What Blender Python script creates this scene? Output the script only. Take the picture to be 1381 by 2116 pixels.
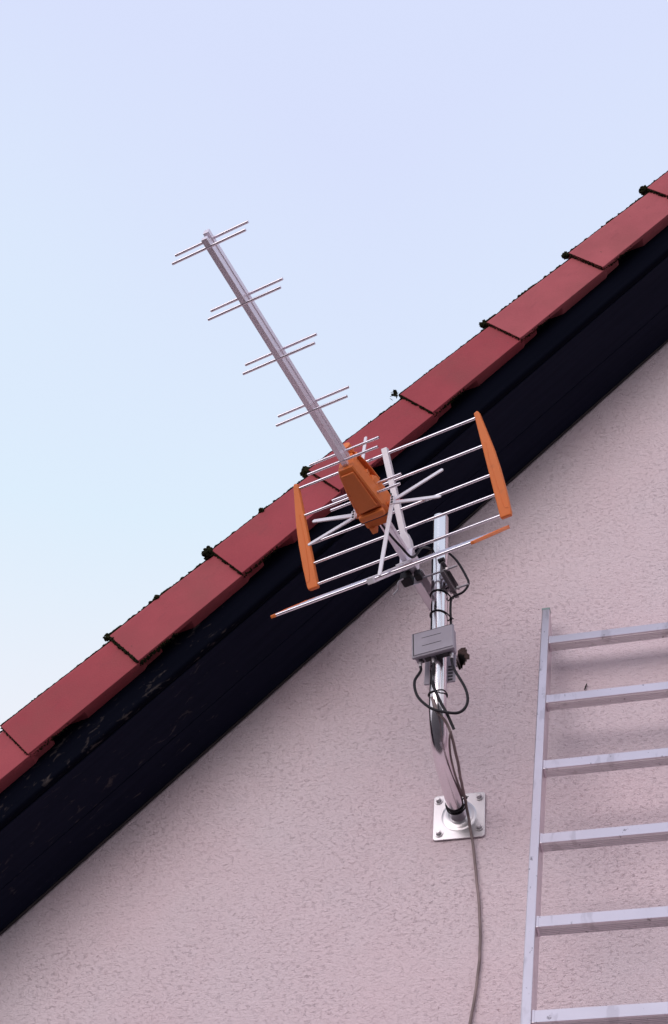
import bpy, bmesh, math, random
import numpy as np
from mathutils import Vector, Matrix, noise as mnoise

for o in list(bpy.data.objects):
    bpy.data.objects.remove(o)
scn = bpy.context.scene
COL = scn.collection
V = Vector
rnd = random.Random(7)

# ------------------------------------------------------------------ camera
CAM = V((0.8834, -3.759, -2.6256))
YAW, PITCH, ROLL = math.radians(-19.848), math.radians(44.647), math.radians(5.936)
cf = V((math.sin(YAW)*math.cos(PITCH), math.cos(YAW)*math.cos(PITCH), math.sin(PITCH)))
cr0 = V((math.cos(YAW), -math.sin(YAW), 0)); cu0 = cr0.cross(cf)
cr = math.cos(ROLL)*cr0 + math.sin(ROLL)*cu0
cu = -math.sin(ROLL)*cr0 + math.cos(ROLL)*cu0
cd = bpy.data.cameras.new("camera"); cam = bpy.data.objects.new("camera", cd); COL.objects.link(cam)
m = Matrix((cr, cu, -cf)).transposed().to_4x4(); m.translation = CAM
cam.matrix_world = m
cd.sensor_fit = 'VERTICAL'; cd.sensor_height = 24.0; cd.lens = 3323.05*24/2116
cd.clip_start = 0.05; cd.clip_end = 2000
scn.camera = cam

# ------------------------------------------------------------------ sky, sun, exposure
SUN_EL, SUN_AZ = math.radians(12), math.radians(194)      # azimuth: compass, from +y clockwise
w = bpy.data.worlds.new("World"); scn.world = w; w.use_nodes = True
nt = w.node_tree; nt.nodes.clear()
out = nt.nodes.new("ShaderNodeOutputWorld"); bg = nt.nodes.new("ShaderNodeBackground")
bg.inputs['Strength'].default_value = 0.1
sky = nt.nodes.new("ShaderNodeTexSky"); sky.sky_type = 'NISHITA'; sky.sun_disc = False
sky.sun_elevation = SUN_EL; sky.sun_rotation = SUN_AZ
sky.air_density = 1.0; sky.dust_density = 3.0
tc = nt.nodes.new("ShaderNodeTexCoord")
sx_w = nt.nodes.new("ShaderNodeSeparateXYZ"); nt.links.new(tc.outputs['Generated'], sx_w.inputs[0])
nz = nt.nodes.new("ShaderNodeTexNoise"); nz.inputs['Scale'].default_value = 2.2; nz.inputs['Detail'].default_value = 2
nt.links.new(tc.outputs['Generated'], nz.inputs['Vector'])
ma = nt.nodes.new("ShaderNodeMath"); ma.operation = 'MULTIPLY_ADD'; ma.inputs[1].default_value = 0.22
nt.links.new(nz.outputs['Fac'], ma.inputs[0]); nt.links.new(sx_w.outputs[2], ma.inputs[2])
rp = nt.nodes.new("ShaderNodeValToRGB")                   # thin, nearly even overcast, paler towards the horizon
rp.color_ramp.elements[0].position = 0.66; rp.color_ramp.elements[0].color = (0.89, 0.895, 0.965, 1)
rp.color_ramp.elements[1].position = 0.98; rp.color_ramp.elements[1].color = (0.70, 0.765, 1.0, 1)
k_ = rp.color_ramp.elements.new(0.80); k_.color = (0.74, 0.87, 1.0, 1)
nt.links.new(ma.outputs[0], rp.inputs['Fac'])
sc = nt.nodes.new("ShaderNodeVectorMath"); sc.operation = 'SCALE'; sc.inputs['Scale'].default_value = 10.25
nt.links.new(rp.outputs['Color'], sc.inputs[0])
mx = nt.nodes.new("ShaderNodeMix"); mx.data_type = 'RGBA'; mx.inputs['Factor'].default_value = 0.95
nt.links.new(sky.outputs['Color'], mx.inputs['A']); nt.links.new(sc.outputs['Vector'], mx.inputs['B'])
nt.links.new(mx.outputs['Result'], bg.inputs['Color']); nt.links.new(bg.outputs['Background'], out.inputs['Surface'])

sd = bpy.data.lights.new("sun", 'SUN'); sd.energy = 1.75; sd.angle = math.radians(54); sd.color = (1.0, 0.93, 0.90)
sun = bpy.data.objects.new("sun", sd); COL.objects.link(sun)
sdir = V((math.sin(SUN_AZ)*math.cos(SUN_EL), math.cos(SUN_AZ)*math.cos(SUN_EL), math.sin(SUN_EL)))
sun.rotation_euler = sdir.to_track_quat('Z', 'Y').to_euler(); sun.location = (0, -8, 8)

scn.view_settings.view_transform = 'Standard'; scn.view_settings.look = 'None'
scn.view_settings.exposure = 0.0; scn.view_settings.gamma = 1.0; scn.view_settings.use_curve_mapping = False

# ------------------------------------------------------------------ materials
def mat(name, col, rough=0.5, metal=0.0, spec=0.5, var=0.0, vscale=8.0, bump=0.0, bscale=60.0, stretch=None, col2=None, rvar=0.0):
    m = bpy.data.materials.new(name); m.use_nodes = True
    n = m.node_tree; b = n.nodes['Principled BSDF']
    b.inputs['Base Color'].default_value = (*col, 1); b.inputs['Roughness'].default_value = rough
    b.inputs['Metallic'].default_value = metal; b.inputs['Specular IOR Level'].default_value = spec
    t = n.nodes.new("ShaderNodeTexCoord"); mp = n.nodes.new("ShaderNodeMapping")
    n.links.new(t.outputs['Object'], mp.inputs['Vector'])
    if stretch: mp.inputs['Scale'].default_value = stretch
    if var or col2 or rvar:
        z = n.nodes.new("ShaderNodeTexNoise"); z.inputs['Scale'].default_value = vscale; z.inputs['Detail'].default_value = 5
        n.links.new(mp.outputs['Vector'], z.inputs['Vector'])
        if var or col2:
            r = n.nodes.new("ShaderNodeValToRGB"); r.color_ramp.elements[0].position = 0.3; r.color_ramp.elements[1].position = 0.7
            c2 = col2 or tuple(min(1, c*(1+var)) for c in col)
            c1 = col if col2 else tuple(c*(1-var) for c in col)
            r.color_ramp.elements[0].color = (*c1, 1); r.color_ramp.elements[1].color = (*c2, 1)
            n.links.new(z.outputs['Fac'], r.inputs['Fac']); n.links.new(r.outputs['Color'], b.inputs['Base Color'])
        if rvar:
            q = n.nodes.new("ShaderNodeMapRange"); q.inputs['To Min'].default_value = max(0.02, rough-rvar); q.inputs['To Max'].default_value = rough+rvar
            q.inputs['From Min'].default_value = 0.3; q.inputs['From Max'].default_value = 0.7
            n.links.new(z.outputs['Fac'], q.inputs['Value']); n.links.new(q.outputs['Result'], b.inputs['Roughness'])
    if bump:
        z2 = n.nodes.new("ShaderNodeTexNoise"); z2.inputs['Scale'].default_value = bscale; z2.inputs['Detail'].default_value = 4
        n.links.new(mp.outputs['Vector'], z2.inputs['Vector'])
        bp = n.nodes.new("ShaderNodeBump"); bp.inputs['Strength'].default_value = bump; bp.inputs['Distance'].default_value = 0.004
        n.links.new(z2.outputs['Fac'], bp.inputs['Height']); n.links.new(bp.outputs['Normal'], b.inputs['Normal'])
    return m

def ramp(n, src, p0, c0, p1, c1):
    r = n.nodes.new("ShaderNodeValToRGB")
    r.color_ramp.elements[0].position = p0; r.color_ramp.elements[0].color = (*c0, 1)
    r.color_ramp.elements[1].position = p1; r.color_ramp.elements[1].color = (*c1, 1)
    n.links.new(src, r.inputs['Fac']); return r
def noise(n, vec, scale, detail=4, rough=0.5, dist=0.0):
    z = n.nodes.new("ShaderNodeTexNoise"); z.inputs['Scale'].default_value = scale; z.inputs['Detail'].default_value = detail
    z.inputs['Roughness'].default_value = rough; z.inputs['Distortion'].default_value = dist
    n.links.new(vec, z.inputs['Vector']); return z
def math_(n, op, a, b=None, c=None):
    k = n.nodes.new("ShaderNodeMath"); k.operation = op
    for i, x in enumerate((a, b, c)):
        if x is None: continue
        if isinstance(x, (int, float)): k.inputs[i].default_value = x
        else: n.links.new(x, k.inputs[i])
    return k.outputs[0]
def mixc(n, fac, a, b):
    k = n.nodes.new("ShaderNodeMix"); k.data_type = 'RGBA'
    for s, x in (('Factor', fac), ('A', a), ('B', b)):
        if isinstance(x, (int, float)): k.inputs[s].default_value = x
        elif isinstance(x, tuple): k.inputs[s].default_value = (*x, 1)
        else: n.links.new(x, k.inputs[s])
    return k.outputs['Result']

def make_stucco():
    m = bpy.data.materials.new("scratched_render"); m.use_nodes = True; n = m.node_tree; b = n.nodes['Principled BSDF']
    b.inputs['Roughness'].default_value = 0.95; b.inputs['Specular IOR Level'].default_value = 0.15
    t = n.nodes.new("ShaderNodeTexCoord"); vec = t.outputs['Object']
    mp = n.nodes.new("ShaderNodeMapping"); mp.inputs['Scale'].default_value = (0.72, 1, 1.12); n.links.new(vec, mp.inputs['Vector'])
    big = noise(n, vec, 2.3, 4, 0.55)
    base = ramp(n, big.outputs['Fac'], 0.33, WALL1, 0.67, WALL2)
    # sparse dirt specks
    sp = noise(n, mp.outputs['Vector'], 90, 2, 0.5); msk = noise(n, vec, 2.4, 3)
    s = math_(n, 'MULTIPLY', math_(n, 'GREATER_THAN', sp.outputs['Fac'], 0.755), math_(n, 'GREATER_THAN', msk.outputs['Fac'], 0.5))
    col = mixc(n, math_(n, 'MULTIPLY', s, 0.4), base.outputs['Color'], (0.26, 0.19, 0.20))
    n.links.new(col, b.inputs['Base Color'])
    g1 = noise(n, mp.outputs['Vector'], 165, 3, 0.65, 0.2)
    g2 = noise(n, mp.outputs['Vector'], 135, 2, 0.5, 0.4)
    rid = math_(n, 'ABSOLUTE', math_(n, 'SUBTRACT', g2.outputs['Fac'], 0.5))
    pit = n.nodes.new("ShaderNodeMapRange"); pit.interpolation_type = 'SMOOTHSTEP'
    pit.inputs['From Min'].default_value = 0.0; pit.inputs['From Max'].default_value = 0.075
    n.links.new(rid, pit.inputs['Value'])
    gate = n.nodes.new("ShaderNodeMapRange"); gate.inputs['From Min'].default_value = 0.47; gate.inputs['From Max'].default_value = 0.64
    g3 = noise(n, mp.outputs['Vector'], 95, 2); n.links.new(g3.outputs['Fac'], gate.inputs['Value'])
    amp = n.nodes.new("ShaderNodeMapRange"); amp.inputs['From Min'].default_value = 0.35; amp.inputs['From Max'].default_value = 0.65; amp.inputs['To Min'].default_value = 0.5; amp.inputs['To Max'].default_value = 1.0
    n.links.new(noise(n, vec, 3.6, 4, 0.6).outputs['Fac'], amp.inputs['Value'])
    groove = math_(n, 'MULTIPLY', math_(n, 'MULTIPLY', math_(n, 'SUBTRACT', pit.outputs['Result'], 1.0), gate.outputs['Result']), amp.outputs['Result'])
    wav = noise(n, vec, 9, 2)
    h = math_(n, 'ADD', math_(n, 'ADD', math_(n, 'MULTIPLY', g1.outputs['Fac'], 1.0), math_(n, 'MULTIPLY', groove, 0.55)), math_(n, 'MULTIPLY', wav.outputs['Fac'], 1.2))
    d = n.nodes.new("ShaderNodeDisplacement"); d.inputs['Midlevel'].default_value = 1.0; d.inputs['Scale'].default_value = 0.0045
    n.links.new(h, d.inputs['Height']); n.links.new(d.outputs['Displacement'], n.nodes['Material Output'].inputs['Displacement'])
    m.displacement_method = 'BOTH'
    return m
WALL1, WALL2 = (0.715, 0.555, 0.610), (0.705, 0.58, 0.635)
M_WALL = make_stucco()

def make_tile():
    m = bpy.data.materials.new("red_concrete_tile"); m.use_nodes = True; n = m.node_tree; b = n.nodes['Principled BSDF']
    b.inputs['Roughness'].default_value = 0.8; b.inputs['Specular IOR Level'].default_value = 0.25
    t = n.nodes.new("ShaderNodeTexCoord"); oi = n.nodes.new("ShaderNodeObjectInfo")
    ad = n.nodes.new("ShaderNodeVectorMath"); ad.operation = 'ADD'
    n.links.new(t.outputs['Object'], ad.inputs[0])
    cx = n.nodes.new("ShaderNodeCombineXYZ"); n.links.new(math_(n, 'MULTIPLY', oi.outputs['Random'], 37.0), cx.inputs[1]); n.links.new(cx.outputs[0], ad.inputs[1])
    vec = ad.outputs[0]
    a = noise(n, vec, 7, 5, 0.55)
    base = ramp(n, a.outputs['Fac'], 0.3, (0.37, 0.072, 0.092), 0.72, (0.43, 0.088, 0.108))
    hv = n.nodes.new("ShaderNodeHueSaturation"); hv.inputs['Hue'].default_value = 0.5
    n.links.new(math_(n, 'MULTIPLY_ADD', oi.outputs['Random'], 0.26, 0.86), hv.inputs['Value']); n.links.new(math_(n, 'MULTIPLY_ADD', oi.outputs['Random'], -0.12, 1.06), hv.inputs['Saturation'])
    n.links.new(base.outputs['Color'], hv.inputs['Color'])
    wz = noise(n, vec, 4.5, 6, 0.62); wf = n.nodes.new("ShaderNodeMapRange"); wf.inputs['From Min'].default_value = 0.46; wf.inputs['From Max'].default_value = 0.72
    n.links.new(wz.outputs['Fac'], wf.inputs['Value'])
    weathered = mixc(n, math_(n, 'MULTIPLY', wf.outputs['Result'], 0.42), hv.outputs['Color'], (0.24, 0.075, 0.075))
    fine = noise(n, vec, 170, 3)
    c = mixc(n, math_(n, 'MULTIPLY', fine.outputs['Fac'], 0.2), weathered, (0.18, 0.045, 0.05))
    # chips, pale scuffs and dark specks
    sp = noise(n, vec, 34, 2); c = mixc(n, math_(n, 'MULTIPLY', math_(n, 'GREATER_THAN', sp.outputs['Fac'], 0.745), 0.55), c, (0.10, 0.05, 0.05))
    mp = n.nodes.new("ShaderNodeMapping"); mp.inputs['Scale'].default_value = (30, 30, 9); mp.inputs['Rotation'].default_value = (0, 0.6, 0); n.links.new(vec, mp.inputs['Vector'])
    pl = noise(n, mp.outputs['Vector'], 1.0, 2); c = mixc(n, math_(n, 'MULTIPLY', math_(n, 'GREATER_THAN', pl.outputs['Fac'], 0.79), 0.35), c, (0.55, 0.36, 0.36))
    # lichen along the upper edge, in patches
    sx = n.nodes.new("ShaderNodeSeparateXYZ"); n.links.new(t.outputs['Object'], sx.inputs[0])
    top = n.nodes.new("ShaderNodeMapRange"); top.inputs['From Min'].default_value = -0.045; top.inputs['From Max'].default_value = 0.0; n.links.new(sx.outputs[2], top.inputs['Value'])
    lm = noise(n, vec, 13, 5, 0.65)
    lf = n.nodes.new("ShaderNodeMapRange"); lf.inputs['From Min'].default_value = 0.60; lf.inputs['From Max'].default_value = 0.68
    n.links.new(math_(n, 'ADD', lm.outputs['Fac'], math_(n, 'MULTIPLY', math_(n, 'SUBTRACT', top.outputs['Result'], 1.0), 0.22)), lf.inputs['Value'])
    c = mixc(n, math_(n, 'MULTIPLY', lf.outputs['Result'], 0.7), c, (0.10, 0.075, 0.025))
    n.links.new(c, b.inputs['Base Color'])
    bp = n.nodes.new("ShaderNodeBump"); bp.inputs['Strength'].default_value = 0.25; bp.inputs['Distance'].default_value = 0.003
    n.links.new(fine.outputs['Fac'], bp.inputs['Height']); n.links.new(bp.outputs['Normal'], b.inputs['Normal'])
    return m
M_TILE = make_tile()

def make_board(stains, dim=1.0):
    m = bpy.data.materials.new("dark_stained_board"); m.use_nodes = True; n = m.node_tree; b = n.nodes['Principled BSDF']
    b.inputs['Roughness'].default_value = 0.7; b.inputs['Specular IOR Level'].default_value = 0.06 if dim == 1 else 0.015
    t = n.nodes.new("ShaderNodeTexCoord"); mp = n.nodes.new("ShaderNodeMapping")
    mp.inputs['Rotation'].default_value = (0, RA, 0)
    n.links.new(t.outputs['Object'], mp.inputs['Vector'])
    st = n.nodes.new("ShaderNodeMapping"); st.inputs['Scale'].default_value = (1.5, 30, 30); n.links.new(mp.outputs['Vector'], st.inputs['Vector'])
    g = noise(n, st.outputs['Vector'], 1.5, 4)
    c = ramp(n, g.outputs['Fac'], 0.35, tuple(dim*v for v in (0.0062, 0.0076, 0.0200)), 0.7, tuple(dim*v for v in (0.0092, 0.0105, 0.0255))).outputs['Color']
    sm = n.nodes.new("ShaderNodeMapping"); sm.inputs['Scale'].default_value = (18, 48, 48); sm.inputs['Rotation'].default_value = (0.2, 0.15, 0.5); n.links.new(mp.outputs['Vector'], sm.inputs['Vector'])
    s1 = noise(n, sm.outputs['Vector'], 1.0, 4, 0.6, 0.7)
    # droppings, mud and cobweb smears concentrated on the lower end of the verge
    sx = n.nodes.new("ShaderNodeSeparateXYZ"); n.links.new(t.outputs['Object'], sx.inputs[0])
    zone = n.nodes.new("ShaderNodeMapRange"); zone.inputs['From Min'].default_value = -2.60; zone.inputs['From Max'].default_value = -3.05   # house axes start at the ridge, x = 2.3
    n.links.new(sx.outputs[0], zone.inputs['Value'])
    thr = math_(n, 'SUBTRACT', 0.835, math_(n, 'MULTIPLY', zone.outputs['Result'], stains))
    f = n.nodes.new("ShaderNodeMapRange"); f.inputs['From Min'].default_value = 0.0; f.inputs['From Max'].default_value = 0.12
    n.links.new(math_(n, 'SUBTRACT', s1.outputs['Fac'], thr), f.inputs['Value'])
    c = mixc(n, math_(n, 'MULTIPLY', f.outputs['Result'], 0.6), c, (0.080, 0.064, 0.064))
    n.links.new(c, b.inputs['Base Color'])
    bp = n.nodes.new("ShaderNodeBump"); bp.inputs['Strength'].default_value = 0.3; bp.inputs['Distance'].default_value = 0.002
    n.links.new(g.outputs['Fac'], bp.inputs['Height']); n.links.new(bp.outputs['Normal'], b.inputs['Normal'])
    return m
RA = 0.8099
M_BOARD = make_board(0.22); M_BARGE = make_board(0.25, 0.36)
M_TRIM = mat("weathered_trim", (0.022, 0.014, 0.018), 0.8, var=0.5, vscale=20)
M_MOSS = mat("moss", (0.009, 0.009, 0.006), 0.95, spec=0.1, col2=(0.024, 0.025, 0.010), vscale=40, bump=0.6, bscale=200)
M_ALU = mat("bright_aluminium", (0.74, 0.69, 0.75), 0.2, 1.0)
M_DIR = mat("dull_director_rod", (0.76, 0.69, 0.76), 0.27, 0.9)
M_JAW = mat("dark_zinc_jaw", (0.20, 0.185, 0.20), 0.4, 0.85)
M_BOOM = mat("anodised_boom", (0.80, 0.72, 0.80), 0.42, 0.6)
M_LADDER = mat("ladder_aluminium", (0.70, 0.62, 0.67), 0.34, 0.85, var=0.05, vscale=7, bump=0.04, bscale=60)
def add_marks(m, scale, thr, amt, col, stretch):
    n = m.node_tree; b = n.nodes['Principled BSDF']; t = n.nodes.new("ShaderNodeTexCoord"); mp = n.nodes.new("ShaderNodeMapping")
    mp.inputs['Scale'].default_value = stretch; n.links.new(t.outputs['Object'], mp.inputs['Vector'])
    z = noise(n, mp.outputs['Vector'], scale, 3, 0.6)
    f = n.nodes.new("ShaderNodeMapRange"); f.inputs['From Min'].default_value = thr; f.inputs['From Max'].default_value = thr+0.06; n.links.new(z.outputs['Fac'], f.inputs['Value'])
    old = b.inputs['Base Color'].links[0].from_socket if b.inputs['Base Color'].links else tuple(b.inputs['Base Color'].default_value)[:3]
    n.links.new(mixc(n, math_(n, 'MULTIPLY', f.outputs['Result'], amt), old, col), b.inputs['Base Color'])
add_marks(M_LADDER, 60, 0.66, 0.7, (0.14, 0.11, 0.12), (1, 1, 0.6))
add_marks(M_LADDER, 9, 0.56, 0.35, (0.40, 0.34, 0.37), (2.5, 2.5, 0.5))
add_marks(M_TILE, 5, 0.58, 0.25, (0.21, 0.055, 0.07), (1, 1, 2.2))
M_FLAT = mat("white_dipole_sheet", (0.74, 0.69, 0.76), 0.45, 0.2)
M_ORANGE = mat("orange_plastic", (0.74, 0.185, 0.045), 0.45, spec=0.35, var=0.06, vscale=9, bump=0.05, bscale=150)
add_marks(M_ORANGE, 16, 0.60, 0.25, (0.45, 0.12, 0.04), (1, 1, 1))
M_POLE = mat("galvanised_tube", (0.80, 0.74, 0.785), 0.16, 1.0, var=0.05, vscale=6, bump=0.02, bscale=18, stretch=(1, 1, 0.35))
M_ZINC = mat("zinc_plate", (0.57, 0.53, 0.57), 0.33, 0.9, var=0.1, vscale=10)
M_STEEL = mat("dull_steel", (0.45, 0.42, 0.46), 0.4, 0.9)
M_BLACK = mat("black_plastic", (0.010, 0.008, 0.013), 0.5, spec=0.25)
M_CABLE = mat("black_cable_sheath", (0.012, 0.009, 0.015), 0.5, spec=0.25)
M_GREYCABLE = mat("weathered_grey_cable", (0.21, 0.15, 0.155), 0.6, var=0.35, vscale=14)
M_BOX = mat("grey_box_plastic", (0.36, 0.32, 0.39), 0.45, var=0.06, vscale=25)
M_BOXDK = mat("box_gap", (0.03, 0.026, 0.034), 0.6)
M_RED = mat("red_grommet", (0.5, 0.03, 0.05), 0.5)
M_CAP = mat("ladder_end_plug", (0.20, 0.26, 0.26), 0.6, var=0.2, vscale=40)
M_CRUMB = mat("crumbled_brown_plaster", (0.032, 0.018, 0.018), 0.95, col2=(0.085, 0.047, 0.045), vscale=70, bump=0.8, bscale=120)
M_VOID = mat("deep_hole", (0.012, 0.010, 0.012), 0.95)
M_GROUND = mat("gravel_yard", (0.065, 0.058, 0.060), 0.95, var=0.35, vscale=2.0, bump=0.6, bscale=25)

# ------------------------------------------------------------------ mesh helpers
def link(name, me, material=None, parent=None, smooth=False, bevel=0.0, segs=2):
    o = bpy.data.objects.new(name, me); COL.objects.link(o)
    if material and not me.materials: me.materials.append(material)
    if parent: o.parent = parent
    if smooth: me.polygons.foreach_set('use_smooth', [True]*len(me.polygons))
    if bevel:
        b = o.modifiers.new("bevel", 'BEVEL'); b.width = bevel; b.segments = segs; b.limit_method = 'ANGLE'; b.angle_limit = math.radians(35)
        b.harden_normals = False
    return o
def thing(name, label, cat, loc=(0, 0, 0), group=None):
    o = bpy.data.objects.new(name, None); COL.objects.link(o); o.location = loc; o.empty_display_size = 0.1
    o['label'] = label; o['category'] = cat
    if group: o['group'] = group
    return o
def tag(o, label, cat, group=None):
    o['label'] = label; o['category'] = cat
    if group: o['group'] = group
    return o
def base_of(parent):
    l = V((0, 0, 0))
    while parent: l += parent.location; parent = parent.parent
    return l
class MB:
    """collects shapes in world coordinates; build() links them as ONE mesh object under a parent"""
    def __init__(s): s.bm = bmesh.new()
    def poly_prism(s, pts, off):
        """closed polygon pts extruded by vector off"""
        a = [s.bm.verts.new(V(p)) for p in pts]; b = [s.bm.verts.new(V(p)+V(off)) for p in pts]
        n = len(pts); s.bm.faces.new(a[::-1]); s.bm.faces.new(b)
        for i in range(n): s.bm.faces.new((a[i], a[(i+1) % n], b[(i+1) % n], b[i]))
        return s
    def box(s, c, ax, ay, az):
        """centre and three half-axis vectors"""
        c = V(c); ax, ay, az = V(ax), V(ay), V(az)
        return s.poly_prism([c-ax-ay-az, c+ax-ay-az, c+ax+ay-az, c-ax+ay-az], 2*az)
    def loft(s, rings, cap=True):
        vs = [[s.bm.verts.new(V(p)) for p in r] for r in rings]
        n = len(rings[0])
        for a, b in zip(vs, vs[1:]):
            for i in range(n): s.bm.faces.new((a[i], a[(i+1) % n], b[(i+1) % n], b[i]))
        if cap: s.bm.faces.new(vs[0][::-1]); s.bm.faces.new(vs[-1])
        return s
    def tube(s, path, r, seg=12, cap=True, closed=False):
        path = [V(p) for p in path]; n = len(path); rr = r if isinstance(r, (list, tuple)) else [r]*n
        def tan(i):
            if closed: return (path[(i+1) % n]-path[i-1]).normalized()
            return (path[min(i+1, n-1)]-path[max(i-1, 0)]).normalized()
        t0 = tan(0); nn = t0.orthogonal().normalized(); rings = []
        for i in range(n):
            t = tan(i); nn = (nn - t*nn.dot(t)).normalized(); bb = t.cross(nn)
            rings.append([path[i]+rr[i]*(math.cos(2*math.pi*k/seg)*nn+math.sin(2*math.pi*k/seg)*bb) for k in range(seg)])
        if closed:
            vs = [[s.bm.verts.new(p) for p in r_] for r_ in rings]
            for j in range(n):
                a, b = vs[j], vs[(j+1) % n]
                for i in range(seg): s.bm.faces.new((a[i], a[(i+1) % seg], b[(i+1) % seg], b[i]))
            return s
        return s.loft(rings, cap)
    def cyl(s, a, b, r, r2=None, seg=16):
        return s.tube([a, b], [r, r if r2 is None else r2], seg)
    def build(s, name, material, parent=None, smooth=False, bevel=0.0, segs=2, origin=None):
        bmesh.ops.recalc_face_normals(s.bm, faces=s.bm.faces)
        o0 = base_of(parent) if parent else (V(origin) if origin is not None else V((0, 0, 0)))
        for v in s.bm.verts: v.co -= o0
        me = bpy.data.meshes.new(name); s.bm.to_mesh(me); s.bm.free()
        o = link(name, me, material, parent, False, bevel, segs)
        if origin is not None and not parent: o.location = o0
        if smooth:
            me.polygons.foreach_set('use_smooth', [True]*len(me.polygons))
            try: me.set_sharp_from_angle(angle=math.radians(40))
            except Exception: pass
        return o
def spline(pts, k=8):
    pts = [V(p) for p in pts]; P = [pts[0]*2-pts[1]]+pts+[pts[-1]*2-pts[-2]]; out = []
    for i in range(1, len(P)-2):
        a, b, c, d = P[i-1:i+3]
        for j in range(k):
            t = j/k
            out.append(0.5*((2*b)+(c-a)*t+(2*a-5*b+4*c-d)*t*t+(3*b-a-3*c+d)*t**3))
    out.append(pts[-1]); return out

# ------------------------------------------------------------------ ground
GZ = -4.23
gb = MB(); gb.bm.faces.new([gb.bm.verts.new(p) for p in ((-400, -400, GZ), (400, -400, GZ), (400, 400, GZ), (-400, 400, GZ))])
g = gb.build("ground", M_GROUND); g['kind'] = 'structure'

# ------------------------------------------------------------------ house
d = V((math.cos(RA), 0, math.sin(RA))); nrm = V((-math.sin(RA), 0, math.cos(RA))); Y = V((0, 1, 0))
ZW = 1.1843                                   # height of the wall's rake line above the mast plate
TANA = math.tan(RA)
XR = 2.3; ZR = ZW+XR*TANA                     # ridge
XL = -2.5; XQ = 2*XR-XL; ZE = ZW+XL*TANA; DEPTH = 8.0
house = thing("house", "mauve rendered gable house with a red tiled verge and dark boarded overhang", "house", (XR, 0, GZ))

def wall_mesh():
    x0, x1, z0, z1, st = -1.75, 1.05, -1.05, 2.29, 0.0042
    nx, nz_ = int((x1-x0)/st), int((z1-z0)/st)
    xs = np.linspace(x0, x1, nx+1); zs = np.linspace(z0, z1, nz_+1)
    X, Z = np.meshgrid(xs, zs); Yc = np.zeros_like(X)
    hx, hz = -0.0085, 0.578                   # drilled-out hole beside the amplifier box
    ang = np.arctan2(Z-hz, X-hx); rad = np.hypot((X-hx)/0.0125, (Z-hz)/0.029)
    edge = 1+0.16*np.sin(3*ang+1)+0.10*np.sin(7*ang)
    Yc = np.where(rad < edge, 0.055*np.clip((edge-rad)/0.25, 0, 1), 0)
    rim = 1.38+0.25*np.sin(2*ang+0.4)+0.22*np.sin(5*ang)+0.12*np.sin(11*ang)+0.45*np.cos(ang-0.9)
    idx = np.arange((nx+1)*(nz_+1)).reshape(nz_+1, nx+1)
    a, b, c, e = idx[:-1, :-1], idx[:-1, 1:], idx[1:, 1:], idx[1:, :-1]
    cx, cz = (xs[:-1]+xs[1:])/2, (zs[:-1]+zs[1:])/2
    CX, CZ = np.meshgrid(cx, cz); keep = CZ < ZW+CX*TANA+0.03
    R = rad[:-1, :-1]; E = edge[:-1, :-1]; RM = rim[:-1, :-1]
    mi = np.where(R < E*1.02, 2, np.where(R < RM, 1, 0))[keep]
    F = np.stack([a[keep], b[keep], c[keep], e[keep]], 1)
    used = np.unique(F); remap = np.full(idx.size, -1); remap[used] = np.arange(used.size)
    co = np.stack([X.ravel(), Yc.ravel(), Z.ravel()], 1)[used] - np.array(house.location)
    co = co.tolist(); F = remap[F]
    # the rest of the gable, coarse, round the finely modelled field
    me = bpy.data.meshes.new("wall"); base = len(co)
    L = np.array(house.location)
    zr = lambda x: ZW+x*TANA
    rest = [[(XL, GZ), (x0, GZ), (x0, zr(x0)), (XL, ZE)],
            [(x0, GZ), (x1, GZ), (x1, z0), (x0, z0)],
            [(x1, GZ), (XR, GZ), (XR, ZR), (x1, zr(x1))],
            [(XR, GZ), (XQ, GZ), (XQ, ZE), (XR, ZR)]]
    faces = F.tolist(); mats = mi.tolist()
    for q in rest:
        k = len(co); co += [[x-L[0], 0-L[1], z-L[2]] for x, z in q]; faces.append([k, k+1, k+2, k+3]); mats.append(0)
    for q in ([(XL, 0, GZ), (XL, 0, ZE), (XL, DEPTH, ZE), (XL, DEPTH, GZ)], [(XQ, 0, GZ), (XQ, DEPTH, GZ), (XQ, DEPTH, ZE), (XQ, 0, ZE)]):
        k = len(co); co += [list(np.array(p)-L) for p in q]; faces.append([k, k+1, k+2, k+3]); mats.append(0)
    k = len(co); co += [list(np.array(p)-L) for p in ((XL, DEPTH, GZ), (XL, DEPTH, ZE), (XR, DEPTH, ZR), (XQ, DEPTH, ZE), (XQ, DEPTH, GZ))]
    faces.append([k, k+1, k+2, k+3, k+4]); mats.append(0)
    me.from_pydata(co, [], faces)
    for mm in (M_WALL, M_CRUMB, M_VOID): me.materials.append(mm)
    me.polygons.foreach_set('material_index', mats); me.polygons.foreach_set('use_smooth', [True]*len(faces)); me.update()
    return me
link("wall", wall_mesh(), None, house)

def rk(s, y, wv):                             # rake coordinates: along slope from x=0, depth, perpendicular height over the wall line
    return V((0, 0, ZW)) + d*s + Y*y + nrm*wv
S0, S1 = XL/math.cos(RA)-0.55, XR/math.cos(RA)
def rake_box(s0, s1, y0, y1, w0, w1):
    return MB().poly_prism([rk(s0, y0, w0), rk(s1, y0, w0), rk(s1, y1, w0), rk(s0, y1, w0)], nrm*(w1-w0))
rake_box(S0, S1, -0.336, -0.149, 0.0, 0.022).build("soffit_board", M_BOARD, house, bevel=0.003)
rake_box(S0, S1, -0.1475, 0.03, 0.0005, 0.022).build("soffit_board", M_BOARD, house, bevel=0.003)
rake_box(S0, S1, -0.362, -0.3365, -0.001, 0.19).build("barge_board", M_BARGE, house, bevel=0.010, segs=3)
rake_box(S0, S1, -0.013, -0.0055, -0.006, 0.0002).build("cover_strip", M_TRIM, house, bevel=0.002)
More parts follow.
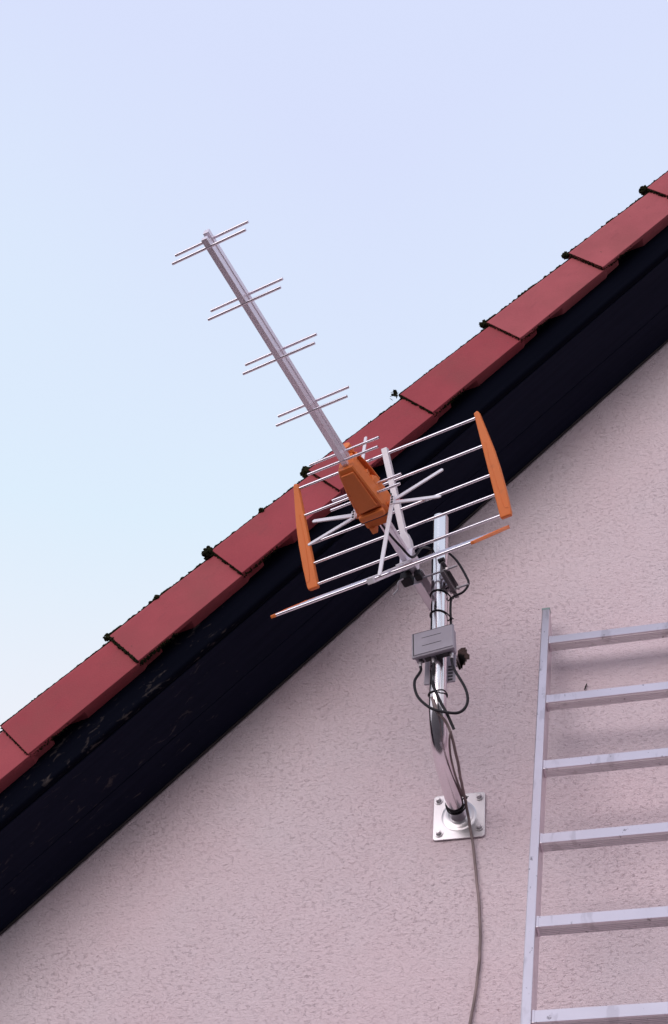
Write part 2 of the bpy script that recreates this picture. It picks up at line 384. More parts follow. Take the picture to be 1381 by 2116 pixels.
# roof body behind the verge, both slopes
rake_box(S0, S1+0.2, -0.12, DEPTH+0.3, 0.16, 0.215).build("roof_slope", M_TILE, house)
rp_ = [V((2*XR-p.x, p.y, p.z)) for p in (rk(S0, -0.36, 0.16), rk(S1+0.2, -0.36, 0.16), rk(S1+0.2, DEPTH+0.3, 0.16), rk(S0, DEPTH+0.3, 0.16))]
n2 = V((-nrm.x, 0, nrm.z)); MB().poly_prism(rp_, n2*0.055).build("roof_slope", M_TILE, house)

# verge tiles, one object each, sharing one mesh
G = 0.4199; T0 = V((0, -0.4114, 1.5633)); PH = -0.2085
def tile_mesh():
    b = MB()
    sec = [(0.30, -0.02), (0.30, 0.0)]
    r = 0.016
    for k in range(6):
        t = math.pi/2*k/5; sec.append((r-r*math.sin(t), -r+r*math.cos(t)))
    sec += [(0.0, -0.1712), (0.0012, -0.172), (0.0135, -0.172), (0.0145, -0.171), (0.0145, -0.032), (0.026, -0.02)]
    rings = []
    for s in (0.0, 0.012, 0.10, 0.2, 0.3, 0.4, 0.455):
        sag = 0.0016*math.sin(s*9)
        f = 0.6 if s == 0 else 1.0
        rings.append([(s, v, wv + (sag - 0.002*(1-f) if wv > -0.1 else 0.002*(1-f)+0.031*s)) for v, wv in sec])
    b.loft(rings)
    body = [(0.150, -0.135), (0.205, -0.1640), (0.425, -0.1575), (0.440, -0.150), (0.488, -0.148), (0.503, -0.145), (0.507, -0.134), (0.506, -0.045), (0.150, -0.045)]
    b.poly_prism([(s, 0.0152, wv) for s, wv in body], (0, 0.036, 0))
    bmesh.ops.recalc_face_normals(b.bm, faces=b.bm.faces)
    me = bpy.data.meshes.new("verge_tile"); b.bm.to_mesh(me); b.bm.free(); me.materials.append(M_TILE)
    return me
TM = tile_mesh()
def blob_cluster(bm, centres, seed):
    rr = random.Random(seed)
    for c, r in centres:
        res = bmesh.ops.create_icosphere(bm, subdivisions=1, radius=r)
        ph = V((rr.random()*50, rr.random()*50, rr.random()*50))
        for v in res['verts']:
            q = 1+0.75*mnoise.noise(v.co*(1.3/r)+ph)
            v.co = V(c)+V((v.co.x*q*rr.uniform(.85, 1.15), v.co.y*q, v.co.z*q))
def moss_joint(seed, heavy):
    """moss and dirt packed into the step at a tile's lower end"""
    bm = bmesh.new(); rr = random.Random(seed); cs = []
    for k in range(190):
        t = rr.random()
        cs.append(((-0.0015+rr.uniform(-.003, .002)*heavy, 0.005+rr.uniform(-0.004, 0.010), -0.006-0.163*t), rr.uniform(0.0014, 0.0032)*heavy))
    for k in range(110):                       # along the first part of the bottom edge
        s = 0.145*rr.random()
        cs.append(((s, 0.011+rr.uniform(-0.004, 0.010), -0.1715+0.031*s+rr.uniform(-.0025, .001)), rr.uniform(0.0013, 0.0030)*heavy))
    blob_cluster(bm, cs, seed)
    me = bpy.data.meshes.new("moss_seam"); bm.to_mesh(me); bm.free(); me.materials.append(M_MOSS); return me
def moss_fringe(seed, dense):
    """thin crust along the upper edge"""
    rr = random.Random(seed); q = MB(); pts_, rad = [], []
    for k in range(150):
        s = 0.432*k/149
        n_ = mnoise.noise(V((s*26, seed*3.1, 0)))+0.5*mnoise.noise(V((s*95, seed*1.7, 4)))
        r = 0.0022+max(0, n_)*0.0034*dense+rr.uniform(-.0004, .0005)
        pts_.append((s, 0.006+0.002*mnoise.noise(V((s*60, 9, seed))), -0.0016+0.25*max(0, n_)*0.003*dense)); rad.append(r)
    q.tube(pts_, rad, 7); bm = q.bm; cs = []
    for k in range(int(5*dense)):
        s = rr.uniform(0.02, 0.41); r = rr.uniform(0.0025, 0.0045)
        cs += [((s+rr.gauss(0, .004), 0.006, 0.0005+rr.uniform(0, .0015)), r*rr.uniform(.5, 1)) for _ in range(4)]
    blob_cluster(bm, cs, seed)
    me = bpy.data.meshes.new("moss_fringe"); bm.to_mesh(me); bm.free(); me.materials.append(M_MOSS); return me
SEAMS = [moss_joint(11, 0.8), moss_joint(12, 1.05), moss_joint(13, 1.5)]
FRINGES = [moss_fringe(s, q) for s, q in ((21, 1.0), (22, 1.9), (23, 2.2), (24, 0.6))]
tilt = 0.031; swing = 0.024
TILES = {}
for i in range(-3, 11):                        # from the ridge end down to the eave
    s = G*(3-i)+PH
    if s > S1-0.2: continue
    a_ = RA-tilt+rnd.uniform(-.004, .004)
    X_ = V((math.cos(a_), 0, math.sin(a_))); X_ = (X_+Y*(swing+rnd.uniform(-.004, .004))).normalized()
    Z_ = X_.cross(Y).normalized(); Y_ = Z_.cross(X_)
    o = link("verge_tile", TM, None, house)
    M4 = Matrix((X_, Y_, Z_)).transposed().to_4x4(); M4.translation = T0+d*s+Y*rnd.uniform(-.002, .002)-V(house.location)
    o.matrix_basis = M4
    bv = o.modifiers.new("bevel", 'BEVEL'); bv.width = 0.0015; bv.segments = 2; bv.limit_method = 'ANGLE'; bv.angle_limit = math.radians(40)
    heavy = {6: 2, 3: 1, 5: 1, 0: 1}.get(i, 0)
    c = link("moss_seam", SEAMS[heavy], None, o)
    f_ = link("moss_fringe", FRINGES[i % 4], None, o)
    TILES[i] = (o, M4)

# ------------------------------------------------------------------ moss cushions on the verge
def cushion(i, size, label, loc=(-0.006, 0.012, 0.003), seed=1, tall=1.0):
    o, M4 = TILES[i]
    bm = bmesh.new(); rr = random.Random(seed); cs = []
    cs.append((V((0.15, 0, 0))*size, size*0.78))
    for k in range(90):
        v = V((rr.gauss(0, 1), rr.gauss(0, 1), rr.gauss(0, 1))).normalized()*rr.uniform(.55, .82)
        v.z *= tall
        cs.append((v*size, size*rr.uniform(0.13, 0.3)))
    blob_cluster(bm, cs, seed)
    me = bpy.data.meshes.new("moss_cushion"); bm.to_mesh(me); bm.free()
    q = link("moss_cushion", me, M_MOSS)
    q.location = M4 @ V(loc) + V(house.location)
    tag(q, label, "moss", "moss cushions on the verge tiles")
cushion(0, 0.019, "round dark moss cushion at the highest tile joint near the right edge", seed=31)
cushion(1, 0.016, "small dark moss cushion on the tile joint straight above the ladder top", seed=32)
cushion(2, 0.016, "dark moss cushion on the joint one tile up from the sprouting sprig", seed=33)
cushion(4, 0.019, "dark moss cushion on the tile joint just left of the orange dipole housing", seed=34, tall=1.2)
cushion(5, 0.024, "largest greenish moss cushion, bulging from the tile joint left of the reflector", seed=35, tall=1.25, loc=(-0.010, 0.01, -0.002))
cushion(6, 0.014, "flat dark moss lump on the open tile joint second from the left edge", seed=36, loc=(-0.004, 0.012, 0.002))
cushion(5, 0.010, "tiny moss lump on the top edge between the largest cushion and the open joint", seed=37, loc=(-0.23, 0.01, -0.016))
cushion(4, 0.011, "tiny dark moss lump on the top edge left of the left orange end plate", seed=38, loc=(-0.21, 0.01, -0.018))
# the sprig sprouting from the joint
sp = thing("sprouting_sprig", "tiny leafy sprig sprouting from the tile joint above the reflector", "plant", tuple(TILES[3][1] @ V((-0.006, 0.008, 0.002)) + V(house.location)))
L0 = V(sp.location)
stem = MB(); stem.tube(spline([L0, L0+V((-.008, 0, .014)), L0+V((-.013, -.002, .03))], 4), [0.0036-0.0002*k for k in range(9)], 6)
stem.tube(spline([L0, L0+V((-.013, 0, .008)), L0+V((-.020, 0, .012))], 4), 0.0028, 6); stem.build("stem", M_MOSS, sp)
lv = MB()
for k in range(34):
    c = L0+V((-.009+rnd.gauss(0, .006), rnd.uniform(-.006, .006), .013+rnd.gauss(0, .009)))
    a1 = V((rnd.uniform(-1, 1), rnd.uniform(-1, 1), rnd.uniform(-1, 1))).normalized(); b1 = a1.orthogonal().normalized(); nn = a1.cross(b1)
    lv.poly_prism([c-a1*.007, c+b1*.003, c+a1*.007, c-b1*.003], nn*0.0009)
lv.build("leaves", M_MOSS, sp)

# ------------------------------------------------------------------ mast
mast = thing("antenna_mast", "shiny galvanised bent mast bolted to the wall by a square plate", "mast", (0, 0, 0))
R_P = 0.0245
path = [(0, -0.004, 0), (0.0005, -0.03, 0.0005), (0.003, -0.10, 0.003), (0.006, -0.17, 0.0045), (0.0085, -0.225, 0.007), (0.0105, -0.270, 0.0175), (0.0130, -0.310, 0.036),
        (0.0160, -0.345, 0.064), (0.0185, -0.369, 0.098), (0.0203, -0.380, 0.135), (0.0210, -0.3827, 0.175), (0.0195, -0.3827, 0.26), (0.0150, -0.3827, 0.519), (0.0096, -0.3827, 0.823)]
pts = spline(path, 6)
pole = MB(); pole.tube(pts, R_P, 40, cap=False)
top = pts[-1]; ax = (pts[-1]-pts[-3]).normalized()
# wall thickness of the open tube end
pole.tube([top, top+ax*0.0005, top-ax*0.001, top-ax*0.05], [R_P, R_P-0.0012, R_P-0.003, R_P-0.003], 40, cap=True)
pole.build("pole", M_POLE, mast, smooth=True)
pl = MB(); h = 0.075; c_ = 0.010; poly = []
for sx_, sz_ in ((-1, -1), (1, -1), (1, 1), (-1, 1)):
    cx_, cz_ = sx_*(h-c_), sz_*(h-c_); a0 = math.atan2(sz_, sx_)-math.pi/4
    for k in range(5):
        t = a0+math.pi/2*k/4; poly.append((cx_+c_*math.cos(t), -0.0085, cz_+c_*math.sin(t)))
pl.poly_prism(poly, (0, 0.0045, 0)); pl.build("base_plate", M_ZINC, mast, bevel=0.001)
col_ = MB(); col_.tube([(0, -0.0084, 0), (0, -0.0100, 0), (0, -0.0108, 0), (0, -0.0112, 0), (0, -0.0135, 0), (0, -0.0150, 0)], [0.051, 0.0475, 0.0420, 0.0310, 0.0280, R_P-0.0005], 48, cap=False)
col_.build("weld_collar", M_ZINC, mast, smooth=True)
for x_, z_ in ((-0.0605, 0.0585), (0.0575, 0.0585), (0.0585, -0.0445), (-0.0575, -0.0525)):
    wsh = MB(); wsh.tube([(x_, -0.0086, z_), (x_, -0.0112, z_)], 0.0128, 24); wo = wsh.build("washer", M_ZINC, mast, smooth=True)
    bo = MB(); bo.cyl((x_, -0.0113, z_), (x_, -0.0185, z_), 0.0088, seg=6); bo.tube([(x_, -0.0184, z_), (x_, -0.0215, z_), (x_, -0.0216, z_), (x_, -0.0190, z_)], [0.0068, 0.0062, 0.0036, 0.0032], 16)
    bo.build("bolt", M_ZINC, mast, bevel=0.0008)
# ------------------------------------------------------------------ antenna
O = V((-0.318, -1.5684, 0.7294)); h_, t_, r_ = 0.2406, 0.1507, 0.0683
fw = V((-math.sin(h_)*math.cos(t_), -math.cos(h_)*math.cos(t_), math.sin(t_)))
e0 = V((math.cos(h_), -math.sin(h_), 0)); u0 = -fw.cross(e0)
if u0.z < 0: u0 = -u0
e_ = math.cos(r_)*e0+math.sin(r_)*u0; up_ = -math.sin(r_)*e0+math.cos(r_)*u0
US = 0.96                                     # antenna drawn in units of 0.96 m
def A(x, f, u): return O+(e_*x+fw*f+up_*u)*US      # antenna axes: across, along the boom (0 at the first director, minus towards the wall), up
ant = thing("tv_antenna", "orange and silver television antenna with long toothed boom and winged reflector", "antenna", tuple(A(0, -1.28, 0)))
def abox(b, x0, x1, f0, f1, u0_, u1_):
    return b.poly_prism([A(x0, f0, u0_), A(x1, f0, u0_), A(x1, f1, u0_), A(x0, f1, u0_)], up_*(u1_-u0_))
DV = 0.0246
bm_ = MB(); abox(bm_, -0.0085, 0.0085, -1.20, 0.026, -DV-0.0035, -DV+0.0125)
abox(bm_, -0.0085, 0.0085, -1.20, 0.0275, DV-0.016, DV+0.0035)
abox(bm_, -0.0062, 0.0062, -1.20, 0.010, -DV+0.0124, DV-0.0159)
bm_.build("boom", M_BOOM, ant, bevel=0.0012)
for k, dist in enumerate((0, 0.1875, 0.3776, 0.5662, 0.753, 0.8935)):
    for sgn in (1, -1):
        q = MB(); q.cyl(A(-0.1147, -dist, sgn*DV), A(0.1147, -dist, sgn*DV), 0.0040, seg=12); q.build("director", M_DIR, ant, smooth=True)
# dipole housing
def ring(f, hw_t, hw_b, ut, ub, cut):
    pts = [(-hw_b+cut, ub), (hw_b-cut, ub), (hw_b, ub+cut), (hw_t, ut-cut), (hw_t-cut, ut), (-hw_t+cut, ut), (-hw_t, ut-cut), (-hw_b, ub+cut)]
    return [A(x, f, u) for x, u in pts]
hb = MB()
hb.loft([ring(-0.772, 0.022, 0.024, 0.012, -0.042, 0.004), ring(-0.79, 0.026, 0.028, 0.012, -0.047, 0.004), ring(-0.86, 0.036, 0.037, 0.010, -0.052, 0.004), ring(-0.925, 0.043, 0.043, 0.010, -0.050, 0.004)])
hb.loft([ring(-0.776, 0.014, 0.014, 0.044, 0.004, 0.003), ring(-0.83, 0.018, 0.019, 0.050, 0.003, 0.003), ring(-0.89, 0.026, 0.028, 0.050, 0.003, 0.003)])          # recessed core
hb.loft([ring(-0.774, 0.017, 0.017, 0.0475, 0.0435, 0.001), ring(-0.80, 0.024, 0.024, 0.0575, 0.0525, 0.001), ring(-0.84, 0.032, 0.032, 0.0615, 0.0565, 0.001), ring(-0.90, 0.039, 0.039, 0.060, 0.053, 0.001)])   # arched roof
hb.loft([ring(-0.866, 0.033, 0.0375, 0.038, 0.002, 0.004), ring(-0.885, 0.037, 0.040, 0.054, 0.001, 0.004), ring(-0.926, 0.041, 0.043, 0.057, -0.047, 0.008),
         ring(-0.945, 0.046, 0.045, 0.052, -0.040, 0.010), ring(-0.962, 0.046, 0.045, 0.050, -0.045, 0.010), ring(-0.985, 0.040, 0.040, 0.046, -0.052, 0.010)])
hs = hb.build("dipole_housing", M_ORANGE, ant, bevel=0.0015)
for sgn in (1, -1):                           # little shelf and web inside the open side mouth
    q = MB(); abox(q, *sorted((sgn*0.012, sgn*0.033)), -0.852, -0.836, 0.0095, 0.026); q.build("side_rib", M_ORANGE, hs, bevel=0.0015)
    q = MB(); abox(q, *sorted((sgn*0.010, sgn*0.024)), -0.7905, -0.784, 0.0115, 0.0505); q.build("side_rib", M_ORANGE, hs, bevel=0.0015)
lp = MB()                                     # raised cover panel under the housing
lp.poly_prism([A(-0.020, -0.785, -0.0475), A(0.020, -0.785, -0.0475), A(0.032, -0.915, -0.0555), A(-0.030, -0.922, -0.0555)], -up_*0.006)
lp.build("cover_panel", M_ORANGE, hs, bevel=0.003)
rl = MB(); abox(rl, -0.041, 0.040, -0.953, -0.930, -0.064, -0.046); rl.build("latch_rib", M_ORANGE, hs, bevel=0.006, segs=3)
lg = MB(); abox(lg, -0.030, -0.012, -1.003, -0.982, -0.058, -0.030); lg.build("hook", M_ORANGE, hs, bevel=0.002)
sm_ = MB(); abox(sm_, -0.047, 0.047, -0.9635, -0.9605, -0.0475, 0.0515); sm_.build("seam", M_BOXDK, hs)
ft = MB(); ft.tube([A(0.0, -0.79, 0.058), A(0.0, -0.755, 0.058)], 0.014, 20); ft.build("front_boss", M_ORANGE, hs, smooth=True)
# dipole arms: flat rounded strips
def strip(a, b, w0, w1, nv, thick, name="dipole_arm"):
    a, b = V(a), V(b); t = (b-a).normalized(); s = t.cross(nv).normalized(); nv = s.cross(t)
    pts = [a-s*w0/2, ] ; n = 6
    for k in range(n+1):
        ang = -math.pi/2+math.pi*k/n; pts.append(b+s*w1/2*math.sin(ang)+t*w1/2*math.cos(ang))
    pts.append(a+s*w0/2)
    q = MB(); q.poly_prism([p-nv*thick/2 for p in pts], nv*thick); return q.build(name, M_FLAT, ant, bevel=0.0012)
FD = -0.945
for sgn, pr in ((1, [((0.2186, 0.0469), 0.014, 0.013), ((0.2173, -0.0855), 0.014, 0.011)]), (-1, [((-0.2056, 0.0392), 0.016, 0.013), ((-0.2093, -0.0757), 0.014, 0.011)])):
    for (x, u), w0, w1 in pr:
        strip(A(sgn*0.068, FD, -0.018+(0.006 if u > 0 else -0.008)), A(x, FD, u), w0, w1, fw, 0.0045)
strip(A(0.064, FD+0.002, -0.010), A(0.0455, FD+0.002, -0.360), 0.014, 0.0105, fw, 0.005)
strip(A(-0.0605, FD+0.002, -0.03), A(-0.0585, FD+0.002, 0.400), 0.014, 0.010, fw, 0.005)
for sgn in (1, -1):
    jb = MB(); jb.box(A(sgn*0.0645, FD+0.0045, -0.018), e_*0.0075, fw*0.0022, up_*0.021); jo = jb.build("joint_plate", M_FLAT, ant, bevel=0.002)
    for u in (-0.005, -0.018, -0.031):
        rv = MB(); rv.cyl(A(sgn*0.0645, FD+0.006, u), A(sgn*0.0645, FD+0.0085, u), 0.0036, seg=10); rv.build("rivet", M_BOXDK, jo)
    gr = MB(); gr.cyl(A(sgn*0.072, FD-0.004, -0.019), A(sgn*0.092, FD-0.010, -0.017), 0.0055, 0.004, 10); gr.build("grommet", M_RED, ant)
    st_ = MB(); st_.cyl(A(sgn*0.036, FD-0.004, -0.018), A(sgn*0.060, FD-0.004, -0.018), 0.007, seg=12); st_.build("terminal_stub", M_ORANGE, ant)
# reflector: two panels
FH, ANG, LEN = -1.1582, 1.0011, 0.3414
def panel(sgn):
    f1, u1 = math.cos(ANG), sgn*math.sin(ANG)
    def Q(x, t, off=0.0): return A(x, FH+f1*t-off*math.sin(ANG), sgn*0.0362+u1*t+off*sgn*math.cos(ANG))   # off: away from the dipole
    nv = (Q(0, 0, 1)-Q(0, 0, 0)).normalized(); tv = (Q(0, 1)-Q(0, 0)).normalized()
    spn = MB()
    spn.poly_prism([Q(-0.0095, 0.055, -0.008), Q(0.0095, 0.055, -0.008), Q(0.0105, LEN+0.012, -0.008), Q(-0.0095, LEN+0.012, -0.008)], nv*0.018)
    spn.poly_prism([Q(-0.014, 0.0545, -0.012), Q(0.013, 0.0545, -0.012), Q(0.019, 0.03, -0.012), Q(0.019, -0.026, -0.012), Q(-0.018, -0.026, -0.012), Q(-0.016, 0.02, -0.012)], nv*0.024)
    s_ = spn.build("reflector_spine", M_FLAT, ant, bevel=0.0018)
    for fr in (0, 0.206, 0.40, 0.696, 1.0):
        t = fr*LEN*(0.98 if fr == 1 else 1); q = MB()
        q.cyl(Q(-0.318, t), Q(0.318, t), 0.0044, seg=12); q.build("reflector_rod", M_ALU, s_, smooth=True)
    for sx_ in (1, -1):
        prof = [(0.0, -0.012), (0.0, LEN+0.008), (0.013, LEN+0.012), (0.017, LEN+0.004), (0.026, LEN*0.80), (0.0335, LEN*0.62), (0.0375, LEN*0.42), (0.0385, LEN*0.2), (0.0365, 0.0), (0.034, -0.012)]
        th = 0.009 if sgn > 0 else 0.0045
        if sgn < 0: prof = [(x*0.8, t) for x, t in prof]
        x0 = 0.309
        q = MB(); q.poly_prism([Q(sx_*(x0+x), t, -th) for x, t in prof], nv*2*th)
        ep = q.build("end_plate", M_ORANGE, s_, bevel=0.004 if sgn > 0 else 0.002, segs=3)
        # moulded crease running up the plate and a foot line
        cr_ = MB(); crv = [Q(sx_*(x0+x), t, -th-0.0002) for x, t in ((0.034, 0.014), (0.024, 0.016), (0.019, 0.04), (0.016, 0.09), (0.0135, 0.15), (0.013, 0.20), (0.014, 0.235), (0.012, 0.242))]
        cr_.tube(spline(crv, 4), 0.0011, 6)
        c2 = cr_.build("moulding", M_ORANGE, s_)
panel(1); panel(-1)
# hinge block and mast clamp
hg = MB(); abox(hg, -0.021, 0.021, -1.205, -1.150, -0.030, 0.030); hg.build("hinge_block", M_BOOM, ant, bevel=0.004)
kn = MB(); abox(kn, -0.034, 0.000, -1.218, -1.182, -0.064, -0.0305); kn.build("hinge_clip", M_BLACK, ant, bevel=0.005, segs=3)
k2 = MB(); abox(k2, 0.008, 0.030, -1.216, -1.19, -0.058, -0.031); k2.build("hinge_clip", M_BLACK, ant, bevel=0.004)
wn = MB(); wn.tube(spline([A(-0.020, -1.185, -0.06), A(-0.036, -1.182, -0.074), A(-0.043, -1.195, -0.088), A(-0.060, -1.20, -0.10)], 5), 0.0022, 8); wn.build("spring_wire", M_STEEL, ant, smooth=True)
bc = MB()                                      # rear channel that lies along the left of the mast
abox(bc, -0.0145, -0.012, -1.345, -1.236, -0.036, 0.030); abox(bc, -0.0119, 0.011, -1.345, -1.236, 0.0265, 0.030); abox(bc, -0.0119, 0.011, -1.345, -1.236, -0.036, -0.0325); abox(bc, -0.004, 0.004, -1.2365, -1.19, -0.010, 0.020)
bcl = bc.build("mast_bracket", M_ZINC, ant, bevel=0.0008)
jw = MB(); abox(jw, 0.073, 0.0755, -1.345, -1.236, -0.022, 0.030); abox(jw, 0.0756, 0.086, -1.345, -1.236, 0.027, 0.030); abox(jw, 0.0756, 0.086, -1.345, -1.236, -0.022, -0.019)
jw.build("clamp_jaw", M_JAW, ant, bevel=0.0008)
tj = MB()
for k in range(9):
    f = -1.262-0.0075*k; dd = 0.006 if k % 2 == 0 else 0.0015
    abox(tj, 0.0665-0.0*dd, 0.0728, f-0.0034, f+0.0034, -0.020, 0.028) if k % 2 == 0 else None
tj.build("jaw_teeth", M_STEEL, ant)
for f, u in ((-1.252, 0.006), (-1.329, 0.004)):
    rb = MB(); rb.cyl(A(-0.022, f, u), A(0.124, f, u), 0.0032, seg=10); ro = rb.build("clamp_bolt", M_STEEL, ant, smooth=True)
    nb = MB(); nb.cyl(A(0.0865, f, u), A(0.0935, f, u), 0.0068, seg=6); nb.build("nut", M_ZINC, ro)
    nb = MB(); nb.cyl(A(-0.022, f, u), A(-0.0155, f, u), 0.0068, seg=6); nb.build("bolt_head", M_BLACK, ro)
pc = MB(); pc.cyl(A(0.068, -1.236, 0.037), A(0.0865, -1.236, 0.037), 0.008, seg=14); pc.build("clamp_plug", M_BLACK, ant, smooth=True)

# ------------------------------------------------------------------ amplifier box
bx = thing("amplifier_box", "grey mast amplifier box clamped to the pole below the antenna", "junction box", (0.0142, -0.4144, 0.2406))
ca, sa = math.cos(math.radians(-8)), math.sin(math.radians(-8))
bX = V((ca, sa, 0.055)).normalized(); bN = V((sa, -ca, 0.0)).normalized(); bZ = bX.cross(-bN).normalized()
if bZ.z < 0: bZ = -bZ
BC = V((0.0137, -0.4268, 0.2943))
def bb(b, x0, x1, z0, z1, n0, n1):            # n: towards the viewer
    c = BC+bX*(x0+x1)/2+bZ*(z0+z1)/2+bN*(n0+n1)/2
    return b.box(c, bX*(x1-x0)/2, bZ*(z1-z0)/2, bN*(n1-n0)/2)
q = MB(); bb(q, -0.0585, 0.0585, -0.0415, 0.042, -0.030, -0.0045)
q.build("box_body", M_BOX, bx, bevel=0.004)
q = MB(); bb(q, -0.0630, 0.0630, -0.0445, 0.0455, -0.004, 0.006); lid = q.build("lid", M_BOX, bx, bevel=0.003)
q = MB(); bb(q, -0.055, 0.0605, -0.0385, 0.040, 0.0062, 0.0085); q.build("lid_panel", M_BOX, lid, bevel=0.001)
q = MB(); bb(q, -0.055, 0.0605, 0.0403, 0.0432, 0.0058, 0.0066); bb(q, -0.0585, -0.0555, -0.0385, 0.0432, 0.0058, 0.0066); q.build("lid_groove", M_BOXDK, lid)
for z in (0.018, -0.011):
    q = MB(); bb(q, -0.031, 0.027, z-0.0008, z+0.0008, 0.0086, 0.0089); q.build("embossed_line", M_BOXDK, lid)
for x0, x1 in ((-0.047, -0.036), (-0.031, -0.013), (0.002, 0.046)):
    q = MB(); bb(q, x0, x1, -0.0428, -0.0416, -0.026, -0.010); q.build("socket_slot", M_BOXDK, bx)
for x in (-0.046, -0.0075, 0.047):
    q = MB(); a0 = BC+bX*x+bN*-0.017
    q.cyl(a0-bZ*0.042, a0-bZ*0.052, 0.0062, seg=6); q.cyl(a0-bZ*0.0521, a0-bZ*0.062, 0.0046, seg=16); q.build("connector", M_ZINC, bx, smooth=False, bevel=0.0006)
q = MB(); q.box((0.0176, -0.3524, 0.255), (0.0445, 0, 0), (0, 0.0035, 0), (0, 0, 0.05)); br = q.build("mounting_bracket", M_BOX, bx, bevel=0.002)
for k in range(5):
    q = MB(); q.box((0.0483, -0.3565, 0.2118+0.0115*k), (0.0065, 0, 0), (0, 0.0006, 0), (0, 0, 0.003)); q.build("bracket_slot", M_BOXDK, br)

# ------------------------------------------------------------------ cables
def cable(pts, r, label, material, name="cable", k=8, wob=0.0):
    P = spline(pts, k)
    if wob: P = [p+V((mnoise.noise(p*30+V((3, 1, 2))), 0, 0))*wob for p in P]
    q = MB(); q.tube(P, r, 12); o = q.build(name, material, smooth=True, origin=P[0]); tag(o, label, "cable"); return o
cable([A(0.006, -0.975, -0.045), A(0.012, -1.02, -0.050), A(0.020, -1.08, -0.046), A(0.030, -1.14, -0.036), (-0.0246, -0.4624, 0.6313), (-0.0194, -0.424, 0.6687), (-0.0124, -0.3635, 0.715),
       (0.0061, -0.3491, 0.7263), (0.0302, -0.35, 0.7053), (0.059, -0.3568, 0.6598), (0.0875, -0.3635, 0.5916), (0.0968, -0.3654, 0.5555), (0.0814, -0.3654, 0.5257), (0.0501, -0.3673, 0.507), (0.0459, -0.3688, 0.4681), (0.0483, -0.3673, 0.4067), (0.0545, -0.3923, 0.3654), (0.0545, -0.4019, 0.3366)],
      0.0036, "black coaxial cable looping behind the mast from antenna down to the box", M_CABLE)
j1, j2, j3 = [BC+bX*x+bN*-0.017-bZ*0.0605 for x in (-0.046, -0.0075, 0.047)]
cable([j1, j1-bZ*0.018, (-0.0362, -0.422, 0.1624), (-0.0247, -0.422, 0.1102), (0.0119, -0.424, 0.0653), (0.0525, -0.4268, 0.0433), (0.0924, -0.4249, 0.0378), (0.113, -0.423, 0.066), (0.1082, -0.422, 0.1162), (0.0759, -0.422, 0.1884), j3-bZ*0.012, j3],
      0.0040, "short black jumper cable hanging in a wide loop under the amplifier box", M_CABLE)
cable([j2, j2-bZ*0.02, (0.0094, -0.4139, 0.1702), (0.033, -0.4163, 0.0996), (0.0558, -0.4144, 0.0471), (0.0734, -0.4019, 0.0022)],
      0.0042, "thick black cable end hanging diagonally across the pole from the box", M_CABLE)
cable([(0.0117, -0.4076, 0.114), (0.0235, -0.4115, 0.0721), (0.0376, -0.4144, 0.0455), (0.0544, -0.3920, 0.0228), (0.0623, -0.3650, -0.0065), (0.0588, -0.2950, -0.0191), (0.0462, -0.1900, -0.0102), (0.0338, -0.0850, 0.0027), (0.0337, -0.045, -0.0188), (0.0372, -0.022, -0.0589),
       (0.0429, -0.014, -0.102), (0.0533, -0.011, -0.203), (0.0605, -0.010, -0.2856), (0.0654, -0.010, -0.3815), (0.0636, -0.010, -0.4598), (0.0567, -0.010, -0.5358), (0.0485, -0.010, -0.5964), (0.0403, -0.010, -0.6426), (0.0275, -0.010, -0.7073), (0.015, -0.010, -1.0), (0.02, -0.010, -2.2), (0.01, -0.010, GZ+0.05)],
      0.0040, "long greyish brown cable running from the mast base down the wall", M_GREYCABLE, wob=0.0012)
cable([(0.0635, -0.3950, 0.0032), (0.0542, -0.3700, -0.0091), (0.0436, -0.3050, -0.0164), (0.0348, -0.2000, -0.0094), (0.0293, -0.0900, 0.0079)],
      0.0030, "thin grey cable strand beside the bend of the pole", M_GREYCABLE)

# ------------------------------------------------------------------ cable ties
def tie(c, axis, rx, label, head=None, side=None, r=0.0021):
    c, axis = V(c), V(axis).normalized(); a = axis.orthogonal().normalized(); b = axis.cross(a)
    if side is not None:
        a = (V(side)-axis*V(side).dot(axis)).normalized(); b = axis.cross(a)
    P = []
    for k in range(40):
        t = 2*math.pi*k/40; bulge = rx+0.0075*max(0, math.cos(t))**6 if side is not None else rx
        P.append(c+a*math.cos(t)*bulge+b*math.sin(t)*rx)
    q = MB(); q.tube(P, r, 8, closed=True)
    if head is not None:
        hc = c+a*(rx+0.008); q.box(hc, a*0.004, b*0.0035, axis*0.004)
        q.tube([hc, hc+a*0.008+axis*0.003], 0.0016, 6)
    o = q.build("cable_tie", M_BLACK, smooth=True, origin=c); tag(o, label, "cable tie", "black cable ties round the mast")
px_ = lambda z: 0.0235-(z-0.04)*0.0175
tie((px_(0.506), -0.3827, 0.506), (0.06, 0.05, 1), R_P+0.002, "black cable tie just below the antenna clamp, with a knotted head", head=1, side=(0.9, 0.45, 0))
tie((px_(0.428), -0.3827, 0.428), (0.10, 0.02, 1), R_P+0.002, "black cable tie round the pole just above the grey box", head=1, side=(0.9, 0.4, 0))
tie((0.0207, -0.381, 0.140), (0.02, -0.16, 1), R_P+0.0016, "black cable tie round the pole behind the hanging jumper loop", side=(0.6, -0.8, 0))
tie((0.002, -0.066, 0.0017), (0, 1, 0.04), R_P+0.0022, "outer of the two black cable ties at the mast foot", head=1, side=(0.85, 0, 0.5), r=0.0024)
tie((0.0014, -0.054, 0.001), (0, 1, 0.01), R_P+0.0022, "inner of the two black cable ties at the mast foot, next to the plate", side=(0.85, 0, 0.5), r=0.0022)

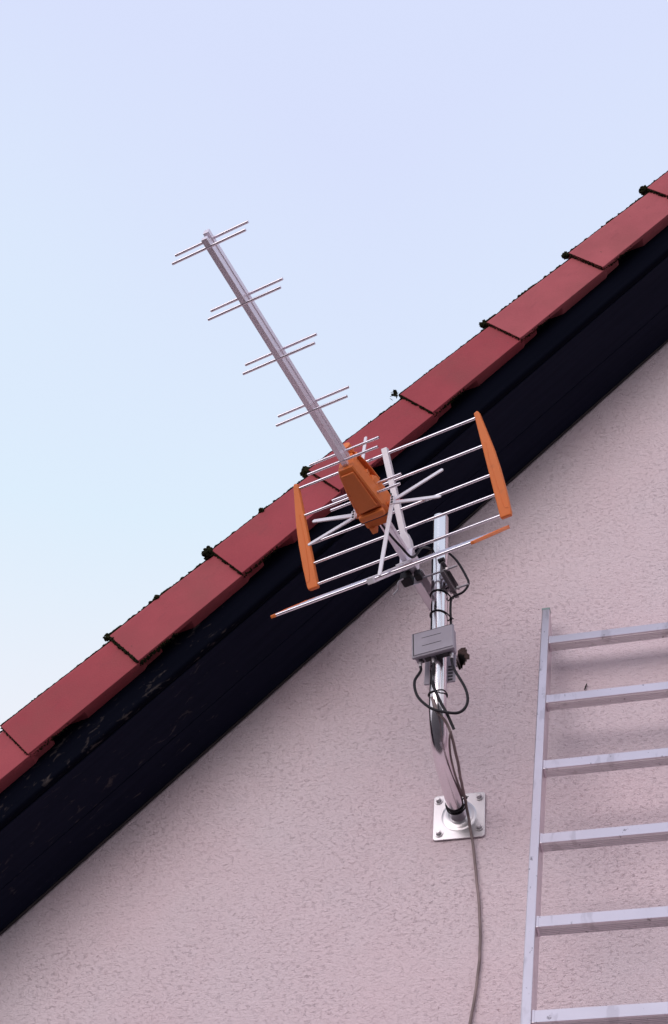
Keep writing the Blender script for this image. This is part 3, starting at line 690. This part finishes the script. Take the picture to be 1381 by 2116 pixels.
# ------------------------------------------------------------------ ladder
LA = 0.2565; ld_ = V((0, math.sin(LA), math.cos(LA))); ln_ = V((0, -math.cos(LA), math.sin(LA))); LX = V((1, 0, 0))
L1 = V((0.2912, -0.1082, 0.5132)); SPC = 0.2905; WID = 0.40
foot_len = (L1.z-GZ)/math.cos(LA)
lad = thing("aluminium_ladder", "silver aluminium ladder leaning on the wall at the right", "ladder", tuple(L1-ld_*foot_len+LX*WID/2))
def LP(x, t, n): return L1+LX*x+ld_*t+ln_*n
def lbox(b, x0, x1, t0, t1, n0, n1):
    return b.poly_prism([LP(x0, t0, n0), LP(x1, t0, n0), LP(x1, t1, n0), LP(x0, t1, n0)], ln_*(n1-n0))
TT = 0.181
for x0, x1 in ((-0.0305, -0.0065), (WID, WID+0.024)):
    b = MB(); prof = [(-foot_len, 0.006), (TT-0.006, 0.006), (TT, 0.000), (TT-0.004, -0.012), (TT-0.06, -0.046), (TT-0.12, -0.052), (-foot_len, -0.052)]
    b.poly_prism([LP(x0, t, n) for t, n in prof], LX*(x1-x0)); sl = b.build("stile", M_LADDER, lad, bevel=0.0025)
    c = MB(); c.poly_prism([LP(x0-0.0006, t, n) for t, n in ((TT-0.008, 0.0068), (TT+0.0010, 0.0068), (TT+0.0022, 0.000), (TT-0.002, -0.014), (TT-0.010, -0.012))], LX*(x1-x0+0.0012)); c.build("end_plug", M_CAP, sl, bevel=0.001)
nr = int((foot_len-0.1)/SPC)+1
for k in range(nr):
    t = -k*SPC; b = MB()
    # square tube with a ribbed underside
    sec = [(t, 0.0), (t+0.0345, 0.0), (t+0.0345, -0.031), (t, -0.031)]
    for j in range(5): 
        n0 = -0.031+0.0054*j; sec += [(t, n0+0.0006), (t-0.0011, n0+0.0014), (t-0.0011, n0+0.0032), (t, n0+0.0040)]
    b.poly_prism([LP(-0.0064, tt, n) for tt, n in sec], LX*(WID+0.0063)); rg = b.build("rung", M_LADDER, lad, bevel=0.0006, segs=1)
    if k < 8:
        w2 = MB(); s2 = [(t-0.0013, 0.0012), (t+0.0358, 0.0012), (t+0.0358, -0.0322), (t-0.0013, -0.0322)]
        w2.poly_prism([LP(-0.0062, tt, n) for tt, n in s2], LX*0.006); w2.build("rung_flange", M_LADDER, lad, bevel=0.001)

# ------------------------------------------------------------------ small debris on the wall
tw = MB(); c = V((0.376, -0.006, 0.4165)); tw.tube([c+V((-.0045, 0, -.012)), c+V((0, -.001, 0)), c+V((.0035, 0, .011))], [0.0014, 0.0026, 0.0010], 8)
o = tw.build("dead_leaf", mat("dry_leaf", (0.02, 0.015, 0.016), 0.9), origin=c); tag(o, "thin dark curled leaf stuck to the wall between the top two ladder rungs", "leaf")
